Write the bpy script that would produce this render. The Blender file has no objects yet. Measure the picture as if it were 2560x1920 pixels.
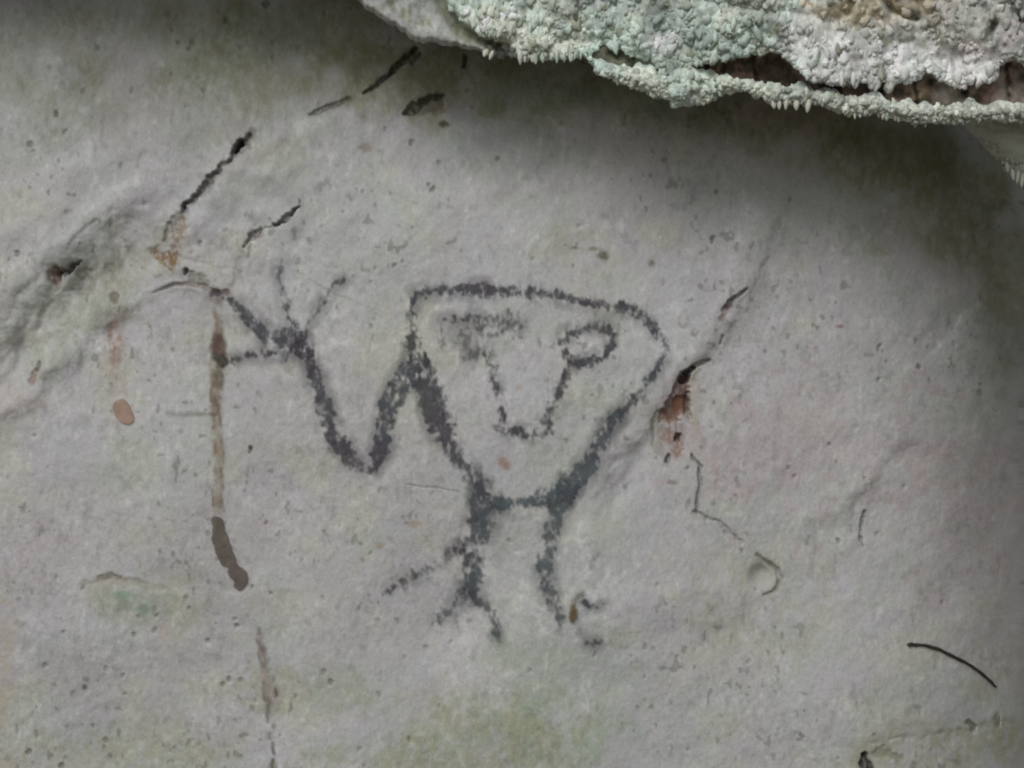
import bpy, bmesh, math, random
import numpy as np
from mathutils import Vector
random.seed(7)
rng = np.random.default_rng(7)

# ------------------------------------------------------------------ camera, sky, sun, exposure
S = 0.0005            # metres of wall per source pixel
D = 1.9               # camera distance from the wall plane
ZC = 1.5              # height of the picture centre above the ground
scene = bpy.context.scene
cam_d = bpy.data.cameras.new('camera'); cam = bpy.data.objects.new('camera', cam_d)
scene.collection.objects.link(cam); scene.camera = cam
cam.location = (0, -D, ZC); cam.rotation_euler = (math.radians(90), 0, 0)
cam_d.sensor_width = 36; cam_d.lens = 36 * D / (2560 * S)
cam_d.clip_start = 0.05; cam_d.clip_end = 400

SUN_DIR = Vector((-0.30, -0.72, 0.66)).normalized()
world = bpy.data.worlds.new('World'); scene.world = world; world.use_nodes = True
nt = world.node_tree; nt.nodes.clear()
sky = nt.nodes.new('ShaderNodeTexSky'); sky.sky_type = 'NISHITA'; sky.sun_disc = False
sky.sun_elevation = math.asin(SUN_DIR.z); sky.sun_rotation = math.atan2(SUN_DIR.x, SUN_DIR.y)
hs = nt.nodes.new('ShaderNodeHueSaturation'); hs.inputs['Saturation'].default_value = 0.12
bg = nt.nodes.new('ShaderNodeBackground'); bg.inputs['Strength'].default_value = 0.075
wo = nt.nodes.new('ShaderNodeOutputWorld')
nt.links.new(sky.outputs[0], hs.inputs['Color']); nt.links.new(hs.outputs[0], bg.inputs[0]); nt.links.new(bg.outputs[0], wo.inputs[0])
sun_d = bpy.data.lights.new('sun', 'SUN'); sun_d.energy = 1.5; sun_d.angle = math.radians(34); sun_d.color = (1, .985, .955)
sun = bpy.data.objects.new('sun', sun_d); scene.collection.objects.link(sun)
sun.rotation_euler = SUN_DIR.to_track_quat('Z', 'Y').to_euler(); sun.location = (-2, -4, 5)
scene.view_settings.view_transform = 'Standard'; scene.view_settings.look = 'None'
scene.view_settings.gamma = 1; scene.view_settings.exposure = 0.18
try: scene.view_settings.use_curve_mapping = False
except Exception: pass
scene.render.film_transparent = False
scene.cycles.filter_width = 2.0

# ------------------------------------------------------------------ numpy noise
TAB = rng.random((256, 256)).astype(np.float32)
def vnoise(x, y, seed=0):
    x = x + seed * 17.31; y = y + seed * 41.77
    xi = np.floor(x); yi = np.floor(y); fx = (x - xi).astype(np.float32); fy = (y - yi).astype(np.float32)
    fx = fx * fx * (3 - 2 * fx); fy = fy * fy * (3 - 2 * fy)
    a = xi.astype(np.int64) & 255; b = yi.astype(np.int64) & 255; a1 = (a + 1) & 255; b1 = (b + 1) & 255
    return (TAB[a, b] * (1 - fx) + TAB[a1, b] * fx) * (1 - fy) + (TAB[a, b1] * (1 - fx) + TAB[a1, b1] * fx) * fy
def fbm(x, y, sx, sy=None, octv=4, seed=0, gain=.5):
    sy = sy or sx
    s = 0; a = 1; t = 0
    for o in range(octv):
        # rotate each octave a little so the lattice does not show
        c, d = math.cos(o * .7 + seed), math.sin(o * .7 + seed)
        if abs(sx - sy) > 1e-6: c, d = math.cos(.12 * (o - 1)), math.sin(.12 * (o - 1))
        u = (x * c - y * d) / sx * 2 ** o; v = (x * d + y * c) / sy * 2 ** o
        s = s + a * vnoise(u, v, seed + 3 * o); t += a; a *= gain
    return s / t
def sst(a, b, x):
    t = np.clip((x - a) / (b - a), 0, 1); return t * t * (3 - 2 * t)
def lin(r, g, b):
    f = lambda c: ((c / 255 + .055) / 1.055) ** 2.4 if c / 255 > .04045 else c / 255 / 12.92
    return np.array([f(r), f(g), f(b)], dtype=np.float32)
K = 2560 / 2212.0
def V(*pts): return [(p[0] * K, p[1] * K) + tuple(q * K for q in p[2:]) for p in pts]

# ------------------------------------------------------------------ wall grid (plane coordinates in source pixels)
def axis(lo, hi, step, far_lo, far_hi, n):
    mid = np.arange(lo, hi + step / 2, step)
    g = np.linspace(0, 1, n + 1)[1:] ** 2.2
    return np.concatenate([(lo - (lo - far_lo) * g)[::-1], mid, hi + (far_hi - hi) * g])
gx = axis(-110, 2670, 2.5, -4500, 7000, 34)
gy = axis(-60, 2000, 2.5, -3500, 3980, 34)
NX, NY = len(gx), len(gy)
GU, GV = np.meshgrid(gx, gy, indexing='xy')       # shape NY,NX
GU = GU.astype(np.float32); GV = GV.astype(np.float32)

def seg_dist(X, Y, pts, full=False):
    """distance (minus radius when points carry a third value), smooth side -1..1, position 0..1 along a polyline"""
    best = np.full(X.shape, 1e6, np.float32); sgn = np.zeros(X.shape, np.float32); par = np.zeros(X.shape, np.float32)
    n = len(pts) - 1
    for i, (a, b) in enumerate(zip(pts[:-1], pts[1:])):
        dx, dy = b[0] - a[0], b[1] - a[1]; L2 = dx * dx + dy * dy + 1e-9
        t = np.clip(((X - a[0]) * dx + (Y - a[1]) * dy) / L2, 0, 1)
        d0 = np.hypot(X - a[0] - t * dx, Y - a[1] - t * dy)
        d = d0 - (a[2] + (b[2] - a[2]) * t) if len(a) > 2 else d0
        m = d < best
        best = np.where(m, d, best)
        sgn = np.where(m, ((X - a[0]) * dy - (Y - a[1]) * dx) / (math.sqrt(L2) * (d0 + 1e-3)), sgn)
        if full: par = np.where(m, (i + t) / n, par)
    return (best, sgn, par) if full else (best, sgn)
def sd(s, d, w=9.):
    """0..1 weight of the positive side of a line"""
    return .5 * (1 + s * np.tanh(d / w))
def window(X, Y, pts, pad):
    """slice of the (projected) grid that can be nearer than pad to the polyline"""
    xs = [p[0] for p in pts]; ys = [p[1] for p in pts]
    c0 = max(0, np.searchsorted(gx, min(xs) - pad - 60)); c1 = min(NX, np.searchsorted(gx, max(xs) + pad + 60))
    r0 = max(0, np.searchsorted(gy, min(ys) - pad - 60)); r1 = min(NY, np.searchsorted(gy, max(ys) + pad + 60))
    return np.s_[r0:r1, c0:c1]

# ---- large relief, metres towards the camera
def macro(U, W):
    h = (fbm(U, W, 620, octv=2, seed=1) - .5) * .06
    h = h + (fbm(U, W, 170, octv=3, seed=2) - .5) * .0065
    h = h - np.clip((U - 2120) / 600, 0, 1.6) ** 2 * .17                     # turns away on the right
    h = h - np.clip((U - 1250) / 1300, 0, 1.2) ** 2 * .085
    e = np.clip((620 - W + (U - 1200) * .10) / 600, 0, 1.3); h = h - e * e * .040   # hollow under the ledge
    h = h + .018 * np.exp(-(((U - 900) / 700) ** 2 + ((W - 1250) / 420) ** 2))
    return h
H0 = macro(GU, GV)
def big(pts, f, pad=900):
    global H0
    w = window(GU, GV, pts, pad)
    jx = (fbm(GU[w], GV[w], 70, octv=4, seed=7) - .5) * 46; jy = (fbm(GU[w], GV[w], 70, octv=4, seed=8) - .5) * 46
    d, s, t = seg_dist(GU[w] + jx, GV[w] + jy, pts, True)
    H0[w] += f(d, s) * sst(0, .22, t + .02) * sst(1, .78, t - .02) * (.65 + .7 * fbm(GU[w], GV[w], 60, octv=2, seed=9))
# upper-left mass overlaps the panel: sharp on its lower right side, fading away up-left
big(V((300,640),(375,560),(392,470),(450,405),(520,320),(640,255),(770,200),(860,130),(900,90)),
    lambda d, s: .017 * sd(-s, d, 24) * np.exp(-d / 230) - .004 * sd(s, d, 20) * np.exp(-d / 26))
# folds on the left
big(V((-80,900),(60,760),(150,670),(260,560),(400,470)), lambda d, s: -.018 * np.exp(-(d / 70) ** 2), 300)
big(V((-80,760),(40,690),(110,600),(165,575)), lambda d, s: .005 * sd(-s, d, 12) * np.exp(-d / 50), 300)
big(V((-80,1010),(100,800),(200,690),(300,620)), lambda d, s: .010 * np.exp(-(d / 50) ** 2), 300)
H0 -= .010 * np.exp(-(((GU - 1657 * K) ** 2 + (GV - 1253 * K) ** 2) / 30 ** 2) ** 1.5)
big(V((1900,1400),(2100,1250),(2300,1150)), lambda d, s: .006 * sd(s, d, 60) * np.exp(-d / 200), 500)
big(V((560,330),(700,400),(900,430),(1200,400),(1500,430)), lambda d, s: .006 * sd(-s, d, 60) * np.exp(-d / 160), 500)
big(V((20,820),(60,700),(95,650)), lambda d, s: -.003 * np.exp(-(d / 12) ** 2), 120)
big(V((90,720),(110,670),(125,640)), lambda d, s: -.0025 * np.exp(-(d / 9) ** 2), 120)
big(V((130,760),(175,700),(215,640)), lambda d, s: -.003 * np.exp(-(d / 13) ** 2), 120)
big(V((-120,560),(60,440),(230,330),(420,215),(560,150)), lambda d, s: .012 * sd(-s, d, 46) * np.exp(-d / 170), 600)
big(V((-120,700),(40,590),(150,520),(260,420),(380,330)), lambda d, s: .010 * sd(-s, d, 30) * np.exp(-d / 110), 500)
big(V((-120,1080),(40,900),(150,790),(260,700),(330,640)), lambda d, s: -.007 * sd(-s, d, 26) * np.exp(-d / 90), 400)
# pocket at left and the arch beside it
big(V((105,600),(150,585),(175,610),(170,640)), lambda d, s: -.012 * np.exp(-(d / 34) ** 2), 150)
big(V((250,668),(330,630),(390,612),(440,618),(475,638)), lambda d, s: .003 * sd(-s, d, 8) * np.exp(-d / 22), 200)
# ridge that runs past the drawing to the right
big(V((1235,1120),(1330,1000),(1420,890),(1500,800),(1570,720),(1620,640),(1690,470),(1725,400)),
    lambda d, s: .013 * sd(s, d, 34) * np.exp(-(d / 150)), 300)
big(V((1300,1100),(1400,960)), lambda d, s: -.0035 * np.exp(-(d / 34) ** 2), 200)
# shallow valley low on the right
big(V((1850,1190),(1866,1120),(1930,1030),(2060,930)), lambda d, s: -.011 * sd(-s, d, 50) * np.exp(-(d / 100)), 300)
big(V((1700,1130),(1850,1080),(2000,1000)), lambda d, s: .004 * np.exp(-(d / 60) ** 2), 300)
big(V((2030,780),(2120,700),(2230,600)), lambda d, s: -.010 * sd(s, d, 40) * np.exp(-d / 80), 400)
# long bulge low on the left, bench at lower right
big(V((160,1250),(300,1262),(430,1268),(560,1262)), lambda d, s: -.0035 * sd(s, d, 22) * np.exp(-d / 50), 300)
big(V((1700,1625),(1980,1600),(2060,1575),(2300,1540)), lambda d, s: .0035 * sd(s, d, 60) * np.exp(-d / 80), 300)
big(V((1100,1350),(1400,1315),(1560,1300),(1640,1290)), lambda d, s: .005 * np.exp(-(d / 60) ** 2), 300)

# ---- projection of every vertex into picture coordinates (where the marks of the wall sit)
PU = (1280 + (GU - 1280) * D / (D - H0)).astype(np.float32)
PV = (960 + (GV - 960) * D / (D - H0)).astype(np.float32)

# ---- fine relief
H1 = (fbm(PU, PV, 26, 32, octv=3, seed=5) - .5) * .0016 + (fbm(PU, PV, 8, 10, octv=2, seed=6) - .5) * .0006
fine = ((GU > -100) & (GU < 2660) & (GV > -60) & (GV < 2000))
H1 = np.where(fine, H1, 0).astype(np.float32)

# ---- colour of the limestone
STONE = np.array([.452, .450, .446], np.float32)
C = np.empty((NY, NX, 3), np.float32); C[:] = STONE
def mix(mask, col, w=np.s_[:, :]):
    m = mask[..., None]; C[w] = C[w] * (1 - m) + np.asarray(col, np.float32) * m
n1 = fbm(PU, PV, 300, octv=4, seed=11); n2 = fbm(PU, PV, 90, octv=4, seed=12); n3 = fbm(PU, PV, 14, 22, octv=2, seed=13)
n4 = fbm(PU, PV, 50, 60, octv=3, seed=14)
C *= (1 + (n2 - .5) * .16 + (n4 - .5) * .12)[..., None]
mix(.60 * sst(.46, .62, fbm(PU, PV, 150, octv=4, seed=15)) * sst(.38, .58, n4 * .5 + n2 * .5), (.43, .44, .375))   # yellowish film
mix(.55 * sst(.46, .64, fbm(PU, PV, 110, octv=4, seed=16)), (.445, .440, .468))   # cool patches
mix(.30 * sst(.52, .70, fbm(PU, PV, 180, octv=4, seed=17)), (.38, .43, .40))   # green bloom
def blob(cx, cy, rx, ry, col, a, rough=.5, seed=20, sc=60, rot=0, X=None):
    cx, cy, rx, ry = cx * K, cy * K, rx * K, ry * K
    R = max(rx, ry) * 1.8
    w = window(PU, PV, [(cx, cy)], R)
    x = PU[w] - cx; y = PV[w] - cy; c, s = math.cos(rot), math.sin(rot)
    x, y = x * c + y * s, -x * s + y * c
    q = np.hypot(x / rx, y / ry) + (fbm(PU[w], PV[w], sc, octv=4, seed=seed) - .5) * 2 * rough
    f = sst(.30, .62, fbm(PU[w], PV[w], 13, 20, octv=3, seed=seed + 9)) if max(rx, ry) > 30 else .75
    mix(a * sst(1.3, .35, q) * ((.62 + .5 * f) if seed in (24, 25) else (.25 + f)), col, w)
# pink lichen film to the right, green film at the bottom, olive algae mixed with painted shade under the ledge
for cx, cy, rx, ry, a in ((1750,930,240,190,.50),(1560,1010,120,90,.40),(1950,1150,260,130,.18),(2120,1080,160,260,.38),(1500,840,90,60,.35),(100,1180,110,120,.30),(560,1130,170,90,.22)):
    blob(cx, cy, rx, ry, (.43, .375, .385), a, 1.1, 21, 46)
for cx, cy, rx, ry, a in ((1180,1590,170,80,.6),(1250,1480,230,110,.28),(1050,1540,160,110,.3),(1130,1390,110,70,.22),(290,1300,90,40,.40),(1000,1620,260,60,.55),(750,1500,90,60,.4)):
    blob(cx, cy, rx, ry, (.33, .385, .305), a, 1.0, 22, 70)
for cx, cy, rx, ry, a in ((1060,1560,150,60,.6),(640,1490,170,70,.45),(960,1640,300,50,.5),(2150,1600,200,60,.55),(1900,1640,160,36,.5),(440,1290,240,50,.3),(1650,1330,200,110,.30),(250,1640,300,70,.4),(1240,530,100,50,.35),(2180,1480,110,160,.35)):
    blob(cx, cy, rx, ry, (.335, .335, .235), a, 1.0, 23, 60)
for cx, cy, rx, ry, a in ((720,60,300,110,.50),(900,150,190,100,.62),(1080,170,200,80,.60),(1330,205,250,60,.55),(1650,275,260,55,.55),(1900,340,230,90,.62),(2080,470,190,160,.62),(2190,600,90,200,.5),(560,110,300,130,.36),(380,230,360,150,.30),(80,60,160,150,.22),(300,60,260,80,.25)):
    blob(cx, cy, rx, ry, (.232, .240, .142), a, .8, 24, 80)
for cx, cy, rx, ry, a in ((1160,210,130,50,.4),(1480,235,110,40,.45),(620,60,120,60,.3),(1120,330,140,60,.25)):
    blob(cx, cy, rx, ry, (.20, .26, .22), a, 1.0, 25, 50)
blob(170, 700, 150, 70, (.33, .345, .285), .65, .8, 26, 50, rot=-.75)
blob(300, 590, 160, 60, (.33, .34, .275), .5, .8, 27, 50, rot=-.6)
blob(60, 800, 120, 46, (.36, .37, .32), .4, .8, 28, 40, rot=-.8)
blob(210, 590, 80, 50, (.25, .245, .20), .6, .8, 29, 40, rot=-.5)
blob(250, 800, 34, 110, (.36, .305, .27), .38, .9, 30, 40)
blob(245, 745, 22, 55, (.33, .235, .20), .8, .9, 31, 30)
blob(30, 850, 50, 80, (.41, .345, .305), .35, 1, 32, 40, rot=-.7)
blob(10, 1500, 26, 320, (.42, .36, .25), .35, 1, 32, 40)
# pale calcite patches
for cx, cy, rx, ry, a in ((215,735,40,28,.8),(1280,735,52,26,.7),(1010,730,16,34,.6),(893,655,16,18,.8),(1290,1250,70,50,.45),(1200,1330,120,60,.35),(1320,490,30,14,.4),(640,727,14,8,.9),(1900,700,60,24,.35),(1260,1130,20,120,.35),(700,640,120,60,.25)):
    blob(cx, cy, rx, ry, (.60, .60, .60), a, .6, 33, 24)
# fine grain of the surface: dark and pale flecks
fl = sst(.60, .80, n3); C *= (1 + .14 * fl * sst(.35, .6, n2))[..., None]
fd = sst(.40, .22, n3); C *= (1 - .15 * fd * sst(.35, .6, fbm(PU, PV, 120, octv=3, seed=34)))[..., None]
n5 = fbm(PU, PV, 16, 20, octv=2, seed=35)
mix(.5 * sst(.27, .17, n5) * sst(.45, .62, fbm(PU, PV, 240, octv=3, seed=36)), (.15, .15, .13))
n6 = fbm(PU, PV, 5.5, 9, octv=2, seed=37); C *= (1 + (n6 - .5) * .16)[..., None]
C *= (1 + (vnoise(PU / 3.1, PV / 3.1, 38) - .5) * .10)[..., None]

# ---- fissures, pits: carved geometry and the dirt inside
def carve(pts, depth, col, a=.9, soft=6, jag=5, seed=40, hsc=18, cut=0.):
    w = window(PU, PV, pts, 60)
    X = PU[w] + (fbm(PU[w], PV[w], hsc, octv=3, seed=seed) - .5) * 3.2 * jag; Y = PV[w] + (fbm(PU[w], PV[w], hsc, octv=3, seed=seed + 1) - .5) * 3.2 * jag
    d, s = seg_dist(X, Y, pts)
    dd, _ = seg_dist(X, Y, [p if len(p) > 2 else p + (3.,) for p in pts])
    m = sst(soft, -soft * .35, dd)
    if cut > 0: m = m * sst(cut - .12, cut + .08, fbm(PU[w], PV[w], 16, 24, octv=3, seed=seed + 7))
    H1[w] -= depth * m
    g = fbm(PU[w], PV[w], 7, 11, octv=3, seed=seed + 5)
    if len(pts) > 2 or depth > .0045:
        q = sst(soft * 1.5, -soft * .5, dd + (g - .5) * 16)          # ragged rim of dirt
        mix(a * np.maximum(q * sst(.36, .58, g + .09), .38 * q), col, w)
        halo = sst(20, 0, dd) * sst(.42, .66, fbm(PU[w], PV[w], 14, 26, octv=3, seed=seed + 6)) * .28
        mix(halo, np.asarray(col) * .5 + .12, w)
    else: mix(a * m, col, w)
DK = (.035, .034, .028); DB = (.075, .05, .035)
# crack at upper left, with the grey rubble beside it
carve(V((545,290,9),(520,318,9),(505,335,8)), .002, (.20,.20,.165), .8, 8, 8)
carve(V((540,292,3),(520,312,6),(498,338,4),(480,355,3),(450,390,5),(420,425,4),(396,447,1)), .008, (.095,.09,.078), .85, 5, 6)
carve(V((518,308,5),(508,322,5)), .012, DK, .95, 4, 2)
carve(V((470,370,5),(450,400,6),(430,420,5),(400,450,6)), .003, (.17,.155,.145), .7, 7, 6)
carve(V((396,448,3),(393,456,2)), .006, DK, .9, 3, 1)
carve(V((385,465,7),(368,490,7),(358,515,4)), .003, (.17,.155,.13), .75, 6, 8, 43)
carve(V((395,470,6),(388,500,5),(380,530,7),(370,560,12)), .002, (.25,.185,.13), .75, 9, 10, 44)
carve(V((330,545,6),(350,552,9),(368,560,9),(368,580,5)), .002, (.19,.115,.055), .9, 9, 10, 45)
# second crack
carve(V((646,442,1),(628,458,5),(615,472,6),(598,484,2)), .008, (.055,.046,.042), .88, 5, 7, 46)
carve(V((598,484,1),(576,490,1)), .003, (.25,.22,.19), .6, 5, 5, 47)
carve(V((566,492,2),(558,500,6),(545,512,5),(528,530,1)), .005, (.11,.085,.08), .85, 5, 7, 47)
carve(V((541,528,3),(534,555,2)), .001, (.20,.135,.135), .6, 4, 3, 48)
carve(V((522,545,1),(512,590,4),(500,625,4)), .001, (.29,.265,.25), .5, 9, 8, 49)
# top centre fissures
carve(V((900,104,3),(880,120,6),(850,150,4),(815,180,3),(785,200,1)), .009, (.055,.058,.04), .9, 5, 4, 50)
carve(V((905,118,5),(890,132,5)), .004, (.09,.09,.07), .7, 6, 4, 51)
carve(V((755,212,3),(720,228,3),(690,240,4),(670,246,1)), .006, (.12,.12,.09), .8, 5, 3, 52)
carve(V((956,206,1),(935,210,4),(912,221,6),(890,234,8),(873,244,4)), .010, (.06,.06,.043), .88, 6, 7, 53)
carve(V((945,220,14),(900,236,10)), .002, (.13,.11,.07), .6, 9, 6, 54)
carve(V((1006,122,4),(1003,142,3)), .006, DK, .7, 5, 3, 55)
# pocket left
carve(V((168,568,3),(150,577,5),(134,590,6)), .008, (.06,.04,.026), .95, 7, 8, 56)
carve(V((120,592,11),(124,606,9)), .005, (.15,.08,.045), .9, 8, 7, 57)
carve(V((75,800,4),(68,826,6)), .003, (.26,.18,.16), .75, 5, 4, 58)
carve(V((86,782,2),(80,800,3)), .003, (.15,.14,.12), .7, 4, 2, 59)
carve(V((246,644,5)), 0, DB, 0, 4, 3, 60) if False else None
carve(V((246,640,7),(247,652,5)), .003, (.17,.14,.11), .7, 6, 4, 60)
carve(V((150,530,1),(170,505,2.5),(205,475,1)), .0015, (.27,.265,.25), .55, 9, 4, 61)  # soft shading line, painted as a darker tone along a shallow groove
carve(V((0,830,2),(60,760,3),(150,700,2)), .001, (.34,.34,.30), .35, 14, 12, 62)
carve(V((10,700,2),(40,640,3),(80,600,3)), .001, (.30,.30,.27), .35, 14, 10, 63)
# arch line and knot
carve(V((402,584,4),(399,592,2)), .006, DK, .9, 3, 1, 64)
carve(V((405,590,5),(425,600,9),(445,612,7)), .002, (.22,.22,.19), .8, 7, 6, 65)
carve(V((330,632,1),(370,618,3),(405,612,4),(440,620,4),(466,632,4)), .0025, (.215,.17,.15), .75, 5, 3, 66)
carve(V((462,634,5),(478,632,5),(492,634,6)), .003, (.12,.075,.075), .8, 5, 4, 67)
# fissure at right with the rusty pocket
carve(V((1614,625,1),(1592,640,4),(1576,655,6),(1562,672,1)), .006, (.11,.075,.07), .85, 5, 6, 68)
carve(V((1570,670,3),(1560,690,5)), .002, (.23,.165,.155), .7, 5, 4, 69)
carve(V((1562,725,2),(1556,742,2)), .003, (.22,.21,.19), .7, 3, 2, 70)
carve(V((1532,778,2),(1515,784,4),(1500,790,4)), .004, (.19,.155,.125), .85, 4, 2, 71)
carve(V((1496,796,5),(1485,808,8),(1474,822,8)), .016, (.022,.018,.012), .97, 4, 3, 72)
carve(V((1482,815,8),(1472,850,17),(1455,885,22)), .006, (.15,.085,.07), .9, 6, 9, 73)
carve(V((1475,870,14),(1445,895,18),(1430,900,10)), .004, (.20,.09,.045), .85, 7, 10, 74)
carve(V((1486,850,4),(1484,880,5),(1490,900,4)), .004, (.13,.10,.08), .7, 5, 4, 75)
carve(V((1420,895,5),(1412,912,4),(1410,960,1)), .002, (.20,.18,.155), .7, 5, 3, 76)
carve(V((1462,905,1.5),(1458,950,1.5)), .0005, (.20,.12,.10), .7, 3, 2, 77)
carve(V((1447,905,1.5),(1446,950,1)), .0005, (.22,.15,.12), .6, 3, 2, 77)
carve(V((1440,948,14),(1458,955,10),(1465,985,5)), .0005, (.27,.14,.10), .7, 9, 10, 78)
carve(V((1468,940,4),(1464,950,6)), .007, (.05,.03,.018), .95, 4, 3, 79)
carve(V((1445,985,2),(1441,997,3.5)), .006, (.04,.032,.02), .95, 4, 2, 80)
carve(V((1495,985,2),(1512,1008,3),(1513,1040,3),(1507,1070,2),(1504,1108,2.5)), .005, (.20,.195,.185), .8, 4, 3, 81)
carve(V((1504,1108,2),(1535,1122,2),(1562,1135,2),(1582,1155,1.5),(1600,1175,1)), .003, (.28,.275,.25), .6, 6, 6, 82)
carve(V((1636,1199,1),(1648,1210,2),(1664,1219,3),(1678,1232,4.5),(1686,1249,4.5),(1683,1266,3),(1671,1280,1.5),(1652,1286,.5)), .004, (.20,.20,.165), .75, 8, .9, 83)
blob(1656, 1254, 24, 22, (.33,.33,.28), .55, .25, 84, 20)
carve(V((1858,1165,1.5),(1862,1130,3),(1868,1105,2)), .005, (.19,.185,.18), .85, 4, 2, 85)
carve(V((1866,1180,1),(1860,1160,1.5)), .003, (.22,.22,.21), .7, 3, 2, 85)
carve(V((1530,1000,3),(1445,1035,4)), 0, (.3,.2,.19), .0, 5, 4, 86)
# bottom right hole and seam
carve(V((1868,1632,5),(1866,1648,9),(1882,1668,9)), .014, (.045,.045,.03), .95, 5, 3, 87)
carve(V((1895,1625,8),(1945,1640,8)), .002, (.25,.25,.18), .6, 9, 8, 88)
carve(V((1880,1600,2),(1980,1592,2),(2050,1582,2.5),(2120,1572,3),(2230,1548,3)), .001, (.29,.29,.24), .35, 8, 8, 89, cut=.42)
carve(V((2095,1565,7),(2100,1572,6)), .004, (.16,.16,.13), .7, 8, 7, 90)
carve(V((2160,1560,8),(2175,1552,7)), .003, (.17,.17,.14), .6, 8, 7, 90)
# faint ledge lines
carve(V((215,1250,5),(240,1244,4),(262,1252,3)), .002, (.27,.245,.20), .7, 5, 5, 91)
carve(V((180,1262,3),(250,1252,4),(320,1268,3),(360,1275,4)), .001, (.32,.30,.245), .6, 8, 7, 92)
carve(V((880,1048,1),(950,1055,1.5),(990,1062,1)), .001, (.33,.33,.31), .6, 3, 2, 93)
carve(V((890,1020,1),(888,1090,1)), .0005, (.34,.34,.32), .5, 3, 1, 94)
carve(V((1725,400,2),(1690,470,2),(1660,560,2),(1625,635,1.5)), .0007, (.36,.36,.35), .35, 7, 5, 95)
carve(V((1750,330,2),(1725,400,2)), .0007, (.36,.36,.35), .3, 7, 5, 95)
# brownish and olive stains on the stone
for cx, cy, rx, ry, col, a in ((960,267,14,9,(.12,.095,.05),.9),(945,240,24,8,(.17,.13,.085),.5),(792,318,16,12,(.27,.20,.175),.6),
    (1303,552,14,13,(.13,.13,.085),.9),(1285,538,16,5,(.19,.19,.13),.7),(1240,535,11,5,(.17,.17,.12),.8),(1222,530,8,4,(.2,.2,.15),.6),(1408,566,8,8,(.17,.18,.13),.8),
    (895,1131,16,8,(.37,.27,.18),.6),(820,1178,12,10,(.34,.25,.17),.55),(845,1165,8,6,(.33,.26,.19),.5),(965,1095,24,10,(.36,.32,.28),.5),(1815,705,12,5,(.22,.12,.12),.7),
    (1120,835,9,8,(.38,.27,.17),.35),(1340,885,30,20,(.45,.40,.34),.25),(312,1316,15,15,(.19,.26,.22),.8),(262,1285,22,8,(.22,.33,.25),.6),(270,1310,26,13,(.27,.30,.26),.5),
    (1590,1018,14,8,(.33,.27,.23),.5),(1545,1020,16,10,(.35,.27,.25),.35),(1450,1042,14,6,(.22,.17,.14),.7),(1440,900,50,60,(.30,.26,.22),.3),(1425,965,22,26,(.29,.28,.23),.5),(1500,860,14,80,(.47,.43,.36),.45),(1505,940,14,60,(.40,.36,.31),.4),
    (345,1360,40,22,(.46,.37,.33),.35),(950,1035,10,10,(.2,.2,.17),.3),(1100,1140,40,60,(.33,.33,.32),.35),(700,630,120,60,(.38,.38,.37),.2),(950,605,110,24,(.33,.33,.36),.35),(620,590,20,24,(.38,.38,.44),.35)):
    blob(cx, cy, rx, ry, col, a, .55, 96, 12 if max(rx, ry) < 20 else 26)
# pits
PITS = [(122,248,6,.9),(38,548,6,.8),(543,968,4,1),(541,975,3,1),(488,43,5,.9),(575,8,9,.9),(365,32,8,.45),(385,92,5,.7),(415,90,5,.6),(408,104,4,.7),(520,102,5,.5),(520,122,5,.5),(590,122,5,.5),(645,104,6,.5),(590,90,5,.4),
 (440,195,4,.6),(410,165,4,.3),(428,168,5,.3),(370,160,3,.5),(180,198,5,.5),(108,145,6,.4),(65,312,6,.6),(140,285,5,.6),(935,408,6,.8),(928,400,4,.7),(890,308,6,.7),(950,352,5,.5),(1075,342,4,.8),(852,575,5,.6),
 (1547,415,4,.8),(1540,515,4,.95),(1538,524,3,.8),(1516,548,4,.4),(1985,793,4,.8),(1901,748,3,.9),(1898,757,3,.6),(1908,760,3,.5),(1899,820,2.5,.7),(1813,1170,3.5,.8),(1810,1165,2,.6),(1792,960,3,.7),(1703,1012,4,.6),(1717,1030,4,.5),
 (1926,410,3,.5),(2150,422,4,.7),(1860,405,3,.5),(1395,1398,5,.5),(576,1130,3,.7),(450,1125,2,.6),(1485,1012,3,.7),(1420,1262,3,.4),(585,1282,3,.7),(180,1270,4,.6),(715,1475,6,.7),(699,1452,6,.6),(512,1352,4,.8),(508,1337,3,.5),
 (545,1268,3,.6),(98,1437,5,.5),(184,1485,5,.6),(267,1460,4,.5),(230,1445,5,.4),(482,1478,5,.6),(495,1468,4,.7),(520,1470,5,.5),(402,1292,5,.5),(340,1330,3,.5),(300,1332,3,.5),(335,1362,5,.5),(290,1372,4,.6),(450,1385,4,.6),
 (186,1492,4,.5),(230,1600,6,.5),(63,1625,7,.8),(135,1655,7,.8),(202,1570,4,.5),(270,1500,3,.5),(1890,1590,3,.5),(1735,1592,3.5,.7),(1810,1640,3,.5),(1730,1588,3,.5),(1075,795,3,.6),(893,1050,3,.4),(640,1505,4,.4),(1145,1450,4,.4),(875,1420,4,.4),
 (1150,560,3,.5),(1238,575,2.5,.6),(870,565,3,.5),(810,580,3,.4),(800,610,4,.4),(1215,265,4,.6),(1350,270,4,.4),(2165,565,3,.4),(1262,135,4,.4)]
for (x, y, r, a) in PITS:
    carve(V((x, y - r * .25, r * .72), (x - r * .2, y + r * .3, r * .62)), .003 * a, (.11, .105, .085), a * .7, 5, 2.4, 100 + (int(x) % 17), 9)
for k in range(90):
    x, y = rng.uniform(0, 2212), rng.uniform(0, 1659); r = rng.uniform(1.2, 3.2); a = rng.uniform(.2, .55)
    if y < 420 and x > 1050: continue
    carve(V((x, y, r), (x + rng.uniform(-2, 2), y + rng.uniform(1, 6), r * .7)), .0015, (.17, .165, .14), a, 5, 2, 100 + k % 13, 9)

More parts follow.
